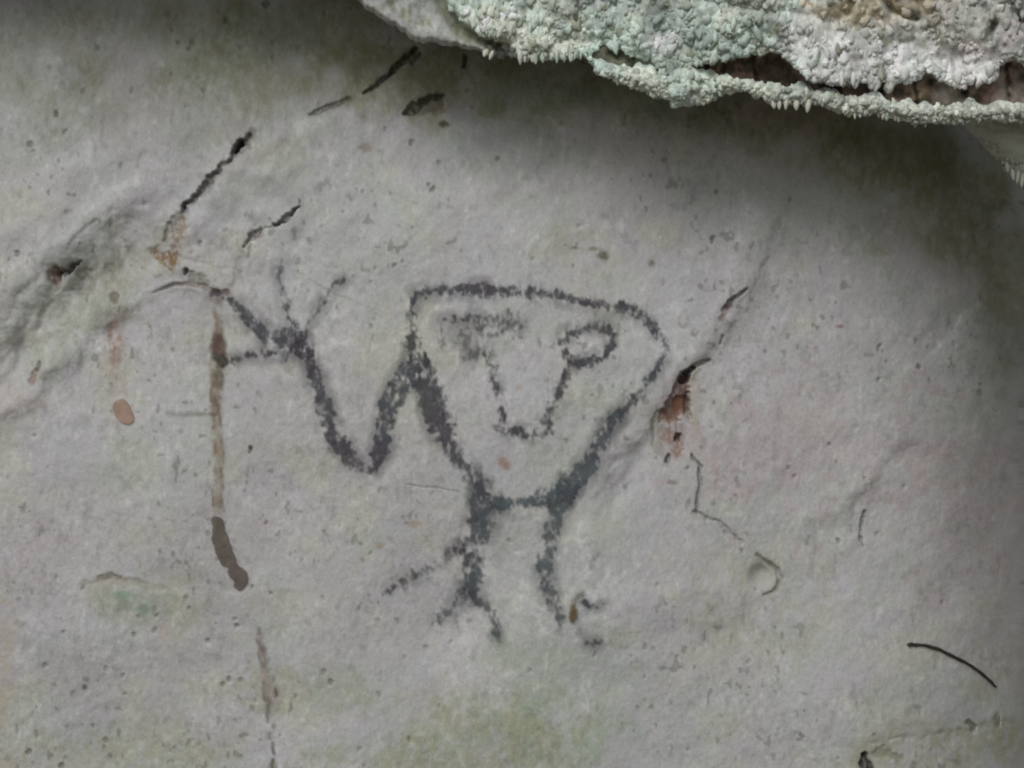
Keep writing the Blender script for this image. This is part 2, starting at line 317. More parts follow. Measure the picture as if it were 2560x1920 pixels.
# ---- world positions
HT = H0 + H1
WX = (GU - 1280) * S; WZ = ZC - (GV - 960) * S; WY = -HT
def hit(px, py, lift=0.):
    """point of the wall that shows at a picture coordinate"""
    u, v = px, py
    for _ in range(4):
        i = min(max(np.searchsorted(gx, u), 1), NX - 1); j = min(max(np.searchsorted(gy, v), 1), NY - 1)
        h = float(H0[j, i]) + float(H1[j, i]) + lift
        u = 1280 + (px - 1280) * (D - h) / D; v = 960 + (py - 960) * (D - h) / D
    return Vector(((u - 1280) * S, -h, ZC - (v - 960) * S))
def W(px, py, y):
    f = (D + y) / D
    return np.stack([(px - 1280) * S * f, y + 0 * px, ZC - (py - 960) * S * f], -1)

# ------------------------------------------------------------------ helpers
col = scene.collection
def mesh_obj(name, verts, faces, mat, parent=None, colors=None, smooth=True, link=True):
    me = bpy.data.meshes.new(name)
    verts = np.asarray(verts, np.float32).reshape(-1, 3); faces = np.asarray(faces, np.int32)
    n, k = faces.shape
    me.vertices.add(len(verts)); me.vertices.foreach_set('co', verts.ravel())
    me.loops.add(n * k); me.loops.foreach_set('vertex_index', faces.ravel())
    me.polygons.add(n); me.polygons.foreach_set('loop_start', np.arange(0, n * k, k, dtype=np.int32))
    me.polygons.foreach_set('loop_total', np.full(n, k, np.int32))
    if smooth: me.polygons.foreach_set('use_smooth', np.ones(n, bool))
    me.update(calc_edges=True); me.validate()
    if colors is not None:
        colors = np.asarray(colors, np.float32).reshape(len(verts), -1)
        if colors.shape[1] == 3: colors = np.concatenate([colors, np.ones((len(verts), 1), np.float32)], 1)
        ca = me.color_attributes.new('stone_colour', 'FLOAT_COLOR', 'POINT'); ca.data.foreach_set('color', colors.ravel())
    me.materials.append(mat)
    o = bpy.data.objects.new(name, me)
    if link: col.objects.link(o)
    if parent: o.parent = parent; o.matrix_parent_inverse = parent.matrix_world.inverted()
    return o
def empty(name, loc, label, cat, group=None):
    o = bpy.data.objects.new(name, None); col.objects.link(o); o.location = loc; o.empty_display_size = .02
    o['label'] = label; o['category'] = cat
    if group: o['group'] = group
    bpy.context.view_layer.update()
    return o
def tag(o, label, cat, group=None):
    o['label'] = label; o['category'] = cat
    if group: o['group'] = group
    return o
def material(name, rough=.9, attr=True, base=(.3, .3, .3), alpha=False, bump=.25, bscale=420, spec=.25, grain=.12, gscale=900):
    m = bpy.data.materials.new(name); m.use_nodes = True; t = m.node_tree; t.nodes.clear()
    out = t.nodes.new('ShaderNodeOutputMaterial'); p = t.nodes.new('ShaderNodeBsdfPrincipled')
    p.inputs['Roughness'].default_value = rough; p.inputs['Specular IOR Level'].default_value = spec
    g = t.nodes.new('ShaderNodeNewGeometry')
    nz = t.nodes.new('ShaderNodeTexNoise'); nz.inputs['Scale'].default_value = gscale; nz.inputs['Detail'].default_value = 2
    t.links.new(g.outputs['Position'], nz.inputs['Vector'])
    mr = t.nodes.new('ShaderNodeMapRange'); mr.inputs[1].default_value = .3; mr.inputs[2].default_value = .7
    mr.inputs[3].default_value = 1 - grain; mr.inputs[4].default_value = 1 + grain; t.links.new(nz.outputs['Fac'], mr.inputs[0])
    vm = t.nodes.new('ShaderNodeVectorMath'); vm.operation = 'SCALE'
    if attr:
        a = t.nodes.new('ShaderNodeAttribute'); a.attribute_name = 'stone_colour'; t.links.new(a.outputs['Color'], vm.inputs[0])
        if alpha: t.links.new(a.outputs['Alpha'], p.inputs['Alpha'])
    else: vm.inputs[0].default_value = base
    t.links.new(mr.outputs[0], vm.inputs['Scale']); t.links.new(vm.outputs[0], p.inputs['Base Color'])
    nb = t.nodes.new('ShaderNodeTexNoise'); nb.inputs['Scale'].default_value = bscale; nb.inputs['Detail'].default_value = 4
    t.links.new(g.outputs['Position'], nb.inputs['Vector'])
    b = t.nodes.new('ShaderNodeBump'); b.inputs['Strength'].default_value = bump; b.inputs['Distance'].default_value = .002
    t.links.new(nb.outputs['Fac'], b.inputs['Height']); t.links.new(b.outputs[0], p.inputs['Normal'])
    t.links.new(p.outputs[0], out.inputs[0])
    return m
M_WALL = material('limestone'); M_FILM = material('pigment_film', alpha=True, bump=.2, rough=.95, spec=.1)
M_CRUST = material('calcite_crust', bump=.3, bscale=500, grain=.16, gscale=500)
M_TWIG = material('bark', attr=False, base=(.045, .043, .038), bump=.6, bscale=700, rough=.8)
M_SOIL = material('cave_floor_earth', attr=False, base=(.14, .115, .085), bump=.8, bscale=6, gscale=3, grain=.35)
M_MUD = material('dried_mud', bump=.4, bscale=900, rough=.95)

def grid_faces(ny, nx):
    i = np.arange((ny - 1) * (nx - 1)); r = i // (nx - 1); c = i % (nx - 1); a = r * nx + c
    return np.stack([a, a + nx, a + nx + 1, a + 1], 1)

# ------------------------------------------------------------------ ground and rock face
g = mesh_obj('ground', [(-60, -80, 0), (60, -80, 0), (60, .6, 0), (-60, .6, 0)], [(0, 1, 2, 3)], M_SOIL); g['kind'] = 'structure'
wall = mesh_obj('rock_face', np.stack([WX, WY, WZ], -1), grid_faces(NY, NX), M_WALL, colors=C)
wall['kind'] = 'structure'

# ------------------------------------------------------------------ films of pigment, mud and stain that follow the wall
film_n = [0]
def film(name, parent, alpha, rgb, w, mat=M_FILM, lift=None, dome=0.0):
    """mesh cells of the wall inside window w where alpha > .04, lifted a hair off the stone"""
    film_n[0] += 1
    lift = .00030 + .00005 * film_n[0] if lift is None else lift
    ny, nx = alpha.shape
    keep = alpha > .04
    f = grid_faces(ny, nx); kf = keep.ravel()[f].any(1); f = f[kf]
    if len(f) == 0: raise ValueError(name)
    used = np.unique(f); remap = np.full(ny * nx, -1, np.int64); remap[used] = np.arange(len(used))
    P = np.stack([WX[w], WY[w] - lift - dome * np.clip(alpha, 0, 1), WZ[w]], -1).reshape(-1, 3)[used]
    cc = np.concatenate([rgb.reshape(-1, 3), alpha.reshape(-1, 1)], 1)[used]
    if mat is M_MUD: cc[:, 3] = 1
    return mesh_obj(name, P, remap[f], mat, parent, cc)

GR = fbm(PU, PV, 11, 15, octv=3, seed=60, gain=.6); GL = fbm(PU, PV, 55, 60, octv=2, seed=61); TINT = fbm(PU, PV, 70, octv=2, seed=62)
CH = np.array([.088, .083, .099], np.float32); CT = np.array([.105, .132, .142], np.float32); CG = np.array([.10, .105, .085], np.float32)
nrm = lambda z: (z - z.mean()) / z.std()
GN = nrm(GR); LN = nrm(GL); HN = nrm(fbm(PU, PV, 22, 34, octv=3, seed=64)); FN = nrm(fbm(PU, PV, 7, 9.5, octv=2, seed=65))
def stroke(pts, dens=.9, edge=9, jag=7, seed=63):
    jag = jag * .8
    """alpha of one charcoal stroke: solid in the middle, breaking into grains at its edges"""
    w = window(PU, PV, pts, 60)
    X = PU[w] + (fbm(PU[w], PV[w], 24, octv=3, seed=seed) - .5) * 2 * jag; Y = PV[w] + (fbm(PU[w], PV[w], 24, octv=3, seed=seed + 1) - .5) * 2 * jag
    pw = [(p[0], p[1], p[2] * (1.20 if p[2] < 11 * K else 1.26 if p[2] < 17 * K else 1.42)) for p in pts]
    d, s = seg_dist(X, Y, pw)
    core = sst(edge * 1.1, -edge * 1.5, d)
    dens = dens + (.14 if dens < .6 and max(p[2] for p in pts) < 11 * K and dens > .2 else 0)
    q = GN[w] * .75 + FN[w] * .45 + HN[w] * .40 + LN[w] * .40 + (dens - .5) * 1.7 + 3.1 * core - 2.05
    a = sst(-1.9, 2.1, q) * (.66 + .16 * sst(-1.2, 1.2, HN[w]) + .12 * sst(-1, 1.2, FN[w]))
    a = a * sst(edge * 1.5, edge * .2, d)
    halo = .26 * sst(30, 2, d) * sst(-1., 1.3, LN[w] + .7 * HN[w]) * min(1, dens + .35)
    return w, np.maximum(a * (.38 + .62 * min(1, dens * 1.45)), halo)
def draw(name, parent, strokes, label=None, teal=0., tint=None):
    pts = [p for st in strokes for p in st[0]]
    w = window(PU, PV, pts, 70); A = np.zeros(PU[w].shape, np.float32)
    r0, c0 = w[0].start, w[1].start
    for st in strokes:
        ww, a = stroke(*st)
        sl = np.s_[ww[0].start - r0:ww[0].stop - r0, ww[1].start - c0:ww[1].stop - c0]
        A[sl] = np.maximum(A[sl], a)
    t = np.clip(teal + (TINT[w] - .5) * 1.4, 0, 1)[..., None]
    rgb = CH * (1 - t) + (tint if tint is not None else CT) * t
    rgb = rgb * (1.25 - .5 * GR[w][..., None])
    o = film(name, parent, A * .93, rgb.astype(np.float32), w)
    if label: o['label'] = label
    return o
fig = empty('rock_painting', hit(1330, 1560), 'dark charcoal figure drawn on the pale limestone, with triangular body, raised arm and two legs', 'rock painting')
draw('body_outline', fig, [
  (V((884,668,7),(889,650,7),(900,637,7),(930,628,8),(1000,623,8),(1050,627,13),(1070,628,9),(1130,630,9),(1200,639,9),(1260,649,9),(1320,661,9),(1365,667,9)), .75, 9, 6),
  (V((1365,667,8),(1392,684,8),(1415,708,9),(1434,735,9),(1440,755,7),(1425,782,7)), .42, 10, 6),
  (V((1425,782,7),(1400,820,7),(1370,862,7),(1335,897,9),(1315,920,10)), .55, 10, 6)], 'outline of the body, thin at the top and heavy below')
draw('body_side', fig, [
  (V((1330,905,10),(1305,940,11),(1290,970,11),(1265,1008,14),(1245,1035,16),(1222,1058,18)), .68, 9, 7)], 'blue grey lower right side of the body', .75)
draw('body_side', fig, [
  (V((885,672,9),(883,690,12),(888,730,14),(898,760,14)), .40, 12, 9),
  (V((888,722,11),(896,765,13),(905,790,19),(925,838,20),(940,885,21),(958,930,19),(968,950,15)), .80, 9, 7),
  (V((965,950,14),(985,990,15),(1008,1015,15),(1035,1045,15)), .50, 10, 9)], 'thick left side of the body', 0., CG)
draw('waist', fig, [(V((1040,1062,12),(1070,1088,14),(1130,1088,12),(1185,1076,15),(1222,1060,18)), .62, 9, 7)], None, .85)
draw('arm', fig, [
  (V((640,745,10),(664,768,12),(680,810,12),(692,850,12),(706,895,12),(718,940,15),(738,965,15)), .76, 9, 7),
  (V((736,962,14),(750,984,13),(770,1003,12),(792,1012,12),(810,1006,12),(818,990,12)), .60, 10, 8),
  (V((812,1000,11),(820,975,13),(830,930,14),(842,880,19),(862,840,18),(885,805,17),(903,780,15)), .72, 9, 8)], 'raised arm bent in a zigzag')
hand = draw('hand', fig, [(V((588,730,5),(606,736,14),(626,720,14),(637,700,8)), .80, 9, 9), (V((626,742,9),(648,738,14),(662,758,14)), .82, 9, 8), (V((618,778,4),(630,757,5),(650,758,5),(664,778,6)), .45, 9, 7)])
draw('finger', hand, [(V((475,636,5),(500,651,7),(530,675,9),(550,702,11),(575,724,12)), .66, 8, 6)], 'longest finger reaching up and left', .2)
draw('finger', hand, [(V((607,560,3),(603,600,4),(613,625,4),(613,650,3.5),(624,690,5)), .28, 10, 6)], 'faint upright finger', .2)
draw('finger', hand, [(V((746,600,2.5),(722,614,4),(704,638,3.5),(687,662,4),(668,698,3),(652,732,4)), .34, 7, 5)])
draw('finger', hand, [(V((480,780,6),(505,778,5),(530,766,5),(560,766,5),(600,762,6)), .50, 8, 6)], None, .1, CG)
draw('eye', fig, [
  (V((1218,742,7),(1224,722,8),(1262,712,8),(1300,706,9),(1322,722,9),(1318,750,8),(1305,768,7)), .72, 8, 4),
  (V((1215,745,6),(1228,770,9),(1255,785,9),(1298,772,7)), .58, 9, 5)], 'ring shaped eye, open and clear')
draw('eye', fig, [(V((958,691,5),(1000,686,5),(1040,680,5)), .50, 8, 5), (V((1040,681,5),(1070,682,5),(1095,690,4)), .26, 9, 7), (V((1036,690,9),(1042,725,9),(1048,765,7)), .30, 12, 8), (V((1030,690,14),(1075,700,20),(1110,705,14)), .34, 22, 16), (V((1000,715,12),(1008,755,14)), .24, 20, 16), (V((1048,715,14),(1040,760,12)), .30, 20, 14), (V((950,700,10),(960,740,10)), .12, 24, 14)], 'smudged eye, worn almost away', 0., CG)
draw('nose', fig, [
  (V((1046,755,5),(1062,810,5),(1076,850,6),(1086,885,6),(1090,912,6)), .55, 9, 4),
  (V((1072,915,6),(1092,928,8),(1120,934,8),(1150,940,8)), .55, 9, 6),
  (V((1150,940,7),(1180,935,10),(1186,915,9)), .36, 11, 7),
  (V((1180,915,9),(1192,880,9),(1208,848,8),(1222,815,8),(1234,785,9)), .50, 10, 5)], 'V shaped lines joining the two eyes')
legA = draw('leg', fig, [
  (V((1040,1040,14),(1040,1080,17),(1034,1120,16),(1028,1160,15)), .66, 9, 9),
  (V((1060,1095,10),(1062,1130,9),(1050,1165,9)), .30, 10, 9),
  (V((1024,1160,15),(1018,1200,17),(1020,1240,18),(1022,1275,12)), .72, 9, 9)], 'left leg with a branching foot', .5)
draw('toe', legA, [(V((1008,1275,10),(992,1298,11),(975,1318,10),(952,1332,9),(942,1345,7)), .34, 10, 9)], None, .5)
draw('toe', legA, [(V((1020,1285,8),(1045,1305,9),(1060,1325,9),(1070,1350,6),(1076,1380,4)), .42, 9, 8)], None, .5)
legB = draw('leg', fig, [
  (V((1222,1060,16),(1200,1100,16),(1194,1140,13),(1184,1190,12),(1176,1225,13),(1180,1265,11)), .62, 9, 7),
  (V((1180,1265,10),(1190,1295,11),(1202,1318,9),(1210,1345,8)), .46, 9, 7)], 'right leg', .75)
draw('toe', legB, [(V((1262,1303,5),(1285,1306,5)), .5, 7, 5), (V((1300,1304,3),(1322,1306,3)), .3, 8, 5)], None, .3)
draw('toe', legB, [(V((1242,1370,3),(1252,1372,3)), .3, 8, 5),(V((1272,1388,4),(1296,1388,5)), .5, 8, 5)], None, .0, CG)
draw('tail', fig, [
  (V((1010,1188,9),(985,1195,11),(960,1210,11)), .52, 10, 10),
  (V((948,1220,8),(925,1228,11),(898,1242,9)), .55, 9, 8),
  (V((872,1256,9),(858,1268,10)), .62, 7, 6), (V((838,1276,6),(832,1282,4)), .3, 8, 6)], 'broken stroke slanting down from the left leg', .1, CG)

def stain(name, pts, rgb, a, label, cat, edge=8, jag=6, hard=False, dome=0., seed=70, var=.25, group=None, mat=M_FILM, parent=None):
    w = window(PU, PV, pts, 60)
    X = PU[w] + (fbm(PU[w], PV[w], 22, octv=3, seed=seed) - .5) * 2 * jag; Y = PV[w] + (fbm(PU[w], PV[w], 22, octv=3, seed=seed + 1) - .5) * 2 * jag
    d, s = seg_dist(X, Y, pts); m = sst(edge, -edge, d)
    if hard: m = sst(2.5, -2.5, d)
    A = a * (sst(3, -2, d) if name.endswith('smear') else m) * (1 if hard or name.endswith('smear') else np.clip((1 - var) + var * .6 * (HN[w] + FN[w] * .5), 0, 1))
    R = np.empty(A.shape + (3,), np.float32); R[:] = rgb; R *= (1 + (GR[w] - .5) * .35 + (TINT[w] - .5) * .4)[..., None]
    o = film(name, parent, A.astype(np.float32), R, w, mat=mat, dome=dome)
    if label: tag(o, label, cat, group)
    return o
stain('smudge', V((1000,712,20),(1050,700,26),(1092,712,24),(1055,755,22),(1020,770,18)), (.19, .20, .185), .26, None, None, 34, 26, seed=170, var=.45, parent=fig)
# oval lump of tan mud, brown streak of mud, the long drip
stain('mud_spot', V((262,880,17),(266,888,19),(272,900,17)), (.335, .24, .19), .96, 'tan oval dab of dried mud on the left of the wall', 'mud spot', 4, 3, True, .0, 71)
ms = empty('mud_streak', hit(560, 1390), 'grey brown two part streak of mud below the long drip stain', 'mud streak')
stain('upper_smear', V((470,1128,14),(476,1160,15),(484,1190,15),(496,1210,13)), (.145, .128, .105), .93, None, None, 5, 9, False, .0004, 72, parent=ms)
stain('lower_smear', V((504,1222,12),(512,1238,18),(520,1248,19),(518,1262,13)), (.140, .115, .105), .93, None, None, 5, 8, False, .0004, 73, parent=ms)
stain('smear_neck', V((500,1206,9),(506,1216,8)), (.26, .24, .21), .5, None, None, 6, 5, False, .0, 73, parent=ms)
dr = empty('drip_stain', hit(541, 1290), 'long thin brown drip stain running down beside the raised hand', 'drip stain')
stain('stain_band', V((472,650,7),(470,700,8),(469,740,9),(469,790,11),(468,830,13),(467,880,11),(468,930,9),(471,980,9),(473,1030,8),(471,1080,7),(472,1115,8)), (.37, .29, .205), .62, None, None, 9, 8, seed=74, var=.35, parent=dr)
stain('stain_line', V((467,655,1.5),(467,700,1.5),(462,740,2),(458,800,2),(456,840,2),(461,900,2),(466,980,1.5),(463,1040,2),(462,1100,1.5),(468,1118,2)), (.18, .14, .115), .55, None, None, 5, 6, seed=75, var=.7, parent=dr)
stain('stain_line', V((480,660,1.5),(478,700,1.5),(482,750,2),(484,800,2),(480,835,2),(474,880,2),(478,940,2),(482,1000,2),(480,1060,2),(476,1110,2)), (.19, .155, .125), .48, None, None, 5, 6, seed=76, var=.7, parent=dr)
stain('dark_patch', V((470,728,9),(470,745,15),(474,762,14)), (.15, .09, .08), .85, None, None, 9, 8, seed=77, var=.2, parent=dr)
stain('dark_patch', V((464,770,8),(478,778,10),(484,782,7)), (.105, .10, .085), .8, None, None, 7, 6, seed=78, var=.25, parent=dr)
stain('dark_patch', V((470,795,9),(472,830,11)), (.20, .18, .125), .65, None, None, 7, 6, seed=79, var=.3, parent=dr)
stain('dark_patch', V((468,855,6),(466,890,7)), (.20, .14, .13), .6, None, None, 6, 5, seed=80, var=.3, parent=dr)
stain('side_branch', V((405,889,1.5),(430,891,1.5),(455,895,1.5),(365,893,6)), (.22, .2, .165), .5, None, None, 5, 4, seed=81, var=.3, parent=dr)
fs = empty('spotted_stain', hit(660, 1790), 'broken trail of dark spots dropping to the bottom edge under the mud streak', 'stain')
stain('spot', V((560,1385,5),(566,1400,7),(564,1412,6)), (.10, .08, .075), .98, None, None, 7, 5, seed=82, parent=fs)
stain('spot', V((566,1420,5),(570,1440,5)), (.12, .10, .09), .98, None, None, 7, 5, seed=83, parent=fs)
stain('spot', V((572,1470,3),(575,1480,4)), (.16, .11, .10), .98, None, None, 7, 5, seed=84, parent=fs)
stain('spot', V((568,1485,3),(575,1505,4),(585,1518,4)), (.12, .105, .07), .98, None, None, 7, 5, seed=85, parent=fs)
stain('spot', V((593,1490,3),(597,1500,4)), (.12, .105, .08), .98, None, None, 7, 5, seed=86, parent=fs)
stain('spot', V((580,1525,4),(578,1545,2),(580,1560,2)), (.15, .14, .11), .98, None, None, 7, 5, seed=87, parent=fs)
stain('spot', V((590,1640,3),(586,1655,4),(584,1670,4)), (.10, .09, .06), .98, None, None, 7, 5, seed=88, parent=fs)
stain('spot', V((588,1605,2),(592,1625,3)), (.15, .12, .09), .9, None, None, 6, 5, seed=187, parent=fs)
stain('spot', V((583,1580,2),(584,1595,2)), (.2, .18, .14), .8, None, None, 6, 5, seed=188, parent=fs)
stain('spot', V((558,1356,3),(560,1366,3)), (.14, .12, .11), .9, None, None, 6, 4, seed=189, parent=fs)
stain('pale_halo', V((560,1370,8),(570,1420,10),(578,1480,12),(590,1520,11)), (.52, .46, .41), .6, None, None, 9, 8, seed=89, var=.4, parent=fs)
stain('orange_spot', V((1086,998,8),(1092,1004,9)), (.42, .235, .165), .7, 'small faded orange spot inside the lower body of the drawing', 'spot', 8, 6, seed=90, var=.35)
bs = stain('brown_spot', V((1237,1305,4),(1237,1318,8),(1237,1330,8),(1235,1340,4)), (.17, .125, .06), .9, 'ochre brown drop shaped spot beside the right foot of the drawing', 'spot', 5, 4, seed=91, var=.15)
stain('grey_tail', V((1240,1295,4),(1248,1285,4),(1256,1278,5)), (.23, .20, .175), .6, None, None, 6, 5, seed=92, parent=bs)
stain('grey_blotch', V((1290,1195,5),(1282,1208,6),(1276,1222,7)), (.20, .18, .165), .6, 'small grey brown blotch above the right foot of the drawing', 'blotch', 7, 6, seed=93, var=.4)

# ------------------------------------------------------------------ twig on the wall, lower right
def tube(pts, rad, seg=8, bump=.15):
    vs = []; fs = []
    n = len(pts)
    for i, p in enumerate(pts):
        d = (pts[min(i + 1, n - 1)] - pts[max(i - 1, 0)]).normalized(); a = d.cross(Vector((0, 1, 0))).normalized(); b = d.cross(a)
        for k in range(seg):
            t = 2 * math.pi * k / seg; r = rad(i / (n - 1)) * (1 + random.uniform(-bump, bump))
            vs.append(p + (a * math.cos(t) + b * math.sin(t)) * r)
    for i in range(n - 1):
        for k in range(seg):
            fs.append((i * seg + k, i * seg + (k + 1) % seg, (i + 1) * seg + (k + 1) % seg, (i + 1) * seg + k))
    return vs, fs
tw = V((1960,1391),(1975,1392),(2000,1394),(2020,1399),(2045,1410),(2070,1423),(2095,1436),(2118,1452),(2138,1470),(2153,1486))
P = []
for a, b in zip(tw[:-1], tw[1:]):
    for t in np.linspace(0, 1, 5)[:-1]: P.append(hit(a[0] + (b[0] - a[0]) * t, a[1] + (b[1] - a[1]) * t, .0022))
P.append(hit(*tw[-1], .0022))
for i in range(len(P)): P[i] = P[i] + Vector((random.uniform(-1, 1), 0, random.uniform(-1, 1))) * .0010
for _ in range(1): P = [P[0]] + [(P[i - 1] + P[i] * 2 + P[i + 1]) / 4 for i in range(1, len(P) - 1)] + [P[-1]]
vs, fs = tube(P, lambda t: .0021 * (1.15 - .35 * t) * (1 + .16 * math.sin(t * 41) * math.sin(t * 17 + 1)) * min(1, (t + .004) * 60, (1.02 - t) * 30))
tw_o = mesh_obj('twig', [tuple(v) for v in vs], fs, M_TWIG)
tag(tw_o, 'thin dark curved twig lying against the wall at lower right', 'twig')

# ------------------------------------------------------------------ the overhang
def interp(pts):
    xs = np.array([p[0] for p in pts], float); ys = np.array([p[1] for p in pts], float)
    return lambda x: np.interp(x, xs, ys)
B1 = interp([(-4000,-500),(-400,-420),(300,-270),(780,-80),(880,-12),(905,8),(935,40),(985,66),(1040,100),(1100,112),(1180,124),(1240,140),(1330,146),(1420,142),(1480,136),(1511,116),(1560,126),(1613,146),(1654,167),(1700,170),(1760,160),(1810,144),(1880,140),(1924,126),(1962,142),(1983,170),(2014,191),(2047,207),(2108,214),(2180,210),(2240,212),(2287,199),(2311,176),(2344,195),(2392,216),(2433,202),(2484,203),(2500,165),(2523,150),(2560,160),(2700,180),(3600,260)])
T2 = interp([(1440,120),(1480,140),(1560,168),(1700,172),(1800,188),(1850,195),(1960,205),(2030,222),(2150,235),(2220,246),(2300,262),(2400,258),(2560,256),(3600,300)])
B2 = interp([(1440,128),(1470,150),(1500,182),(1560,212),(1640,242),(1700,264),(1770,262),(1800,240),(1850,226),(1900,238),(1925,258),(2020,262),(2060,262),(2100,284),(2200,290),(2280,312),(2350,306),(2450,300),(2560,303),(3600,380)])
TEAL = np.array([.58, .69, .625]); WHITE = np.array([.83, .83, .83]); CREAM = np.array([.66, .68, .58]); GREY = np.array([.40, .40, .39])
OCHRE = np.array([.60, .50, .34]); OLIVE = np.array([.15, .155, .09]); PINK = np.array([.46, .42, .41]); BROWN = np.array([.27, .18, .145])
def smooth_line(x, y, pts, r):
    d, s = seg_dist(x.astype(np.float32), y.astype(np.float32), pts); return np.exp(-(d / r) ** 2), s
def crust_edge(x): return np.interp(x, [1080, 1120, 1160, 1210, 1270, 1330, 1400], [-60, 10, 62, 92, 112, 150, 400])
def crust_mask(x, y): return np.where(x < 1080, 0., np.where(x > 1400, 1., sst(8, -8, y - crust_edge(x))))
def crust_colour(x, y):
    n = fbm(x, y, 60, octv=4, seed=110); m = fbm(x, y, 120, octv=3, seed=111); q = fbm(x, y, 22, octv=2, seed=112)
    c = np.empty(x.shape + (3,)); c[:] = TEAL
    def mx(k, v):
        nonlocal c
        k = np.clip(k, 0, 1)[..., None]; c = c * (1 - k) + v * k
    mx(sst(.45, .65, n) * .7, CREAM * 1.02); mx(sst(.5, .7, m) * .6, np.array([.30, .38, .345]))
    mx(sst(1950, 2150, x) * .75, np.array([.47, .475, .455]))
    wl, _ = smooth_line(x, y, [(2010, 100), (2110, 170), (2200, 160), (2240, 130)], 62); mx(wl * sst(.3, .55, q + .1) * 1.1, WHITE * 1.04)
    wl, _ = smooth_line(x, y, [(2340, 150), (2400, 180), (2480, 160)], 48); mx(wl * 1.1, WHITE * 1.08)
    wl, _ = smooth_line(x, y, [(1640, 110), (1680, 95)], 26); mx(wl * .8, WHITE)
    wl, _ = smooth_line(x, y, [(1200, 60), (1290, 40)], 40); mx(wl * sst(.4, .6, q) * .8, CREAM * 1.15)
    ol, _ = smooth_line(x, y, [(2030, -10), (2130, 20), (2230, 15), (2350, 10)], 40); mx(ol * sst(.35, .55, m * .5 + q * .5) * .95, OCHRE)
    ol, _ = smooth_line(x, y, [(1450, 5), (1650, 0), (1900, 10)], 40); mx(ol * .4, GREY)
    ol, _ = smooth_line(x, y, [(2380, 60), (2450, 100), (2540, 90)], 70); mx(ol * .75, PINK)
    ol, _ = smooth_line(x, y, [(1740, 210), (1800, 205), (1900, 215)], 40); mx(ol * .4 * (y > 190), CREAM)
    mx((x > 1800) * (y > T2(x)) * .6, np.array([.64, .68, .58]))
    g = 1 - crust_mask(x, y); mx(g * (x < 1420) * (y < 200), GREY * .98)
    mx(g * (x < 1420) * sst(.45, .7, n) * .5, np.array([.36, .39, .37]))
    mx(np.clip(smooth_line(x, y, [(1085, -40), (1110, 20), (1150, 75), (1200, 100), (1250, 118)], 17)[0], 0, 1) * .75, OLIVE * 1.3)
    mx(sst(.50, .64, fbm(x, y, 16, 44, octv=3, seed=115)) * .55 * (x > 1900), np.array([.40, .40, .37]))
    mx(sst(.48, .62, fbm(x, y, 34, 26, octv=3, seed=116)) * .28, np.array([.42, .50, .45]))
    mx(sst(.30, .20, q) * .6, OLIVE * 1.6)
    return np.clip(c * (1 + (vnoise(x / 8, y / 14, 113) - .5)[..., None] * .5 + (fbm(x, y, 30, 46, octv=3, seed=114) - .46)[..., None] * .5), .02, .85).astype(np.float32)

def worley(x, y, s, seed=0):
    """rounded lumps: 1 at cell centres falling to 0 at their borders"""
    X = x / s; Y = y / s; xi = np.floor(X); yi = np.floor(Y); best = np.full(X.shape, 9.)
    for i in (-1, 0, 1):
        for j in (-1, 0, 1):
            a = (xi + i).astype(np.int64); b = (yi + j).astype(np.int64)
            px = a + TAB[(a + seed) & 255, b & 255]; py = b + TAB[b & 255, (a + 91 + seed) & 255]
            best = np.minimum(best, (X - px) ** 2 + (Y - py) ** 2)
    return np.clip(1 - best * 1.1, 0, 1)
def sheet(name, parent, xs, top, bot, depth, colour, mat, kk=60, curl=.016, curlpx=16, back_y=.10, back_up=46, jag=6, step_up=None, top_y=None):
    """front face between two outlines, curling back at the bottom edge and closing to the wall behind"""
    xs = np.asarray(xs, float)
    u = np.concatenate([np.linspace(0, 1, kk)])
    X = np.repeat(xs[None], kk, 0)
    b = bot(xs) + (fbm(xs, xs * 0, 22, octv=3, seed=120) - .5) * jag * 2; tp = top(xs)
    span = b - tp
    dist = (u[:, None] ** 1.0) * span[None]
    Y = b[None] - dist
    y = depth(X, Y) + curl * (1 - np.sqrt(np.clip(1 - (1 - np.clip(dist / curlpx, 0, 1)) ** 2, 0, 1)))
    F = W(X, Y, y)
    Cc = colour(X, Y)
    bk = W(xs, b - back_up, np.full(xs.shape, back_y))[None]
    mid = W(xs, b - back_up * .35, y[0] + .3 * (back_y - y[0]))[None]
    tk = W(xs, tp - 2, np.full(xs.shape, back_y))[None]
    A = np.concatenate([bk, mid, F, tk], 0); CA = np.concatenate([Cc[:1] * .8, Cc[:1], Cc, Cc[-1:]], 0)
    return mesh_obj(name, A, grid_faces(A.shape[0], A.shape[1])[:, ::-1], mat, parent, CA)
ledge = empty('rock_overhang', Vector((.4, 0, ZC + .35)), 'crusted pale green rock ledge jutting out over the top right of the wall', 'rock ledge')
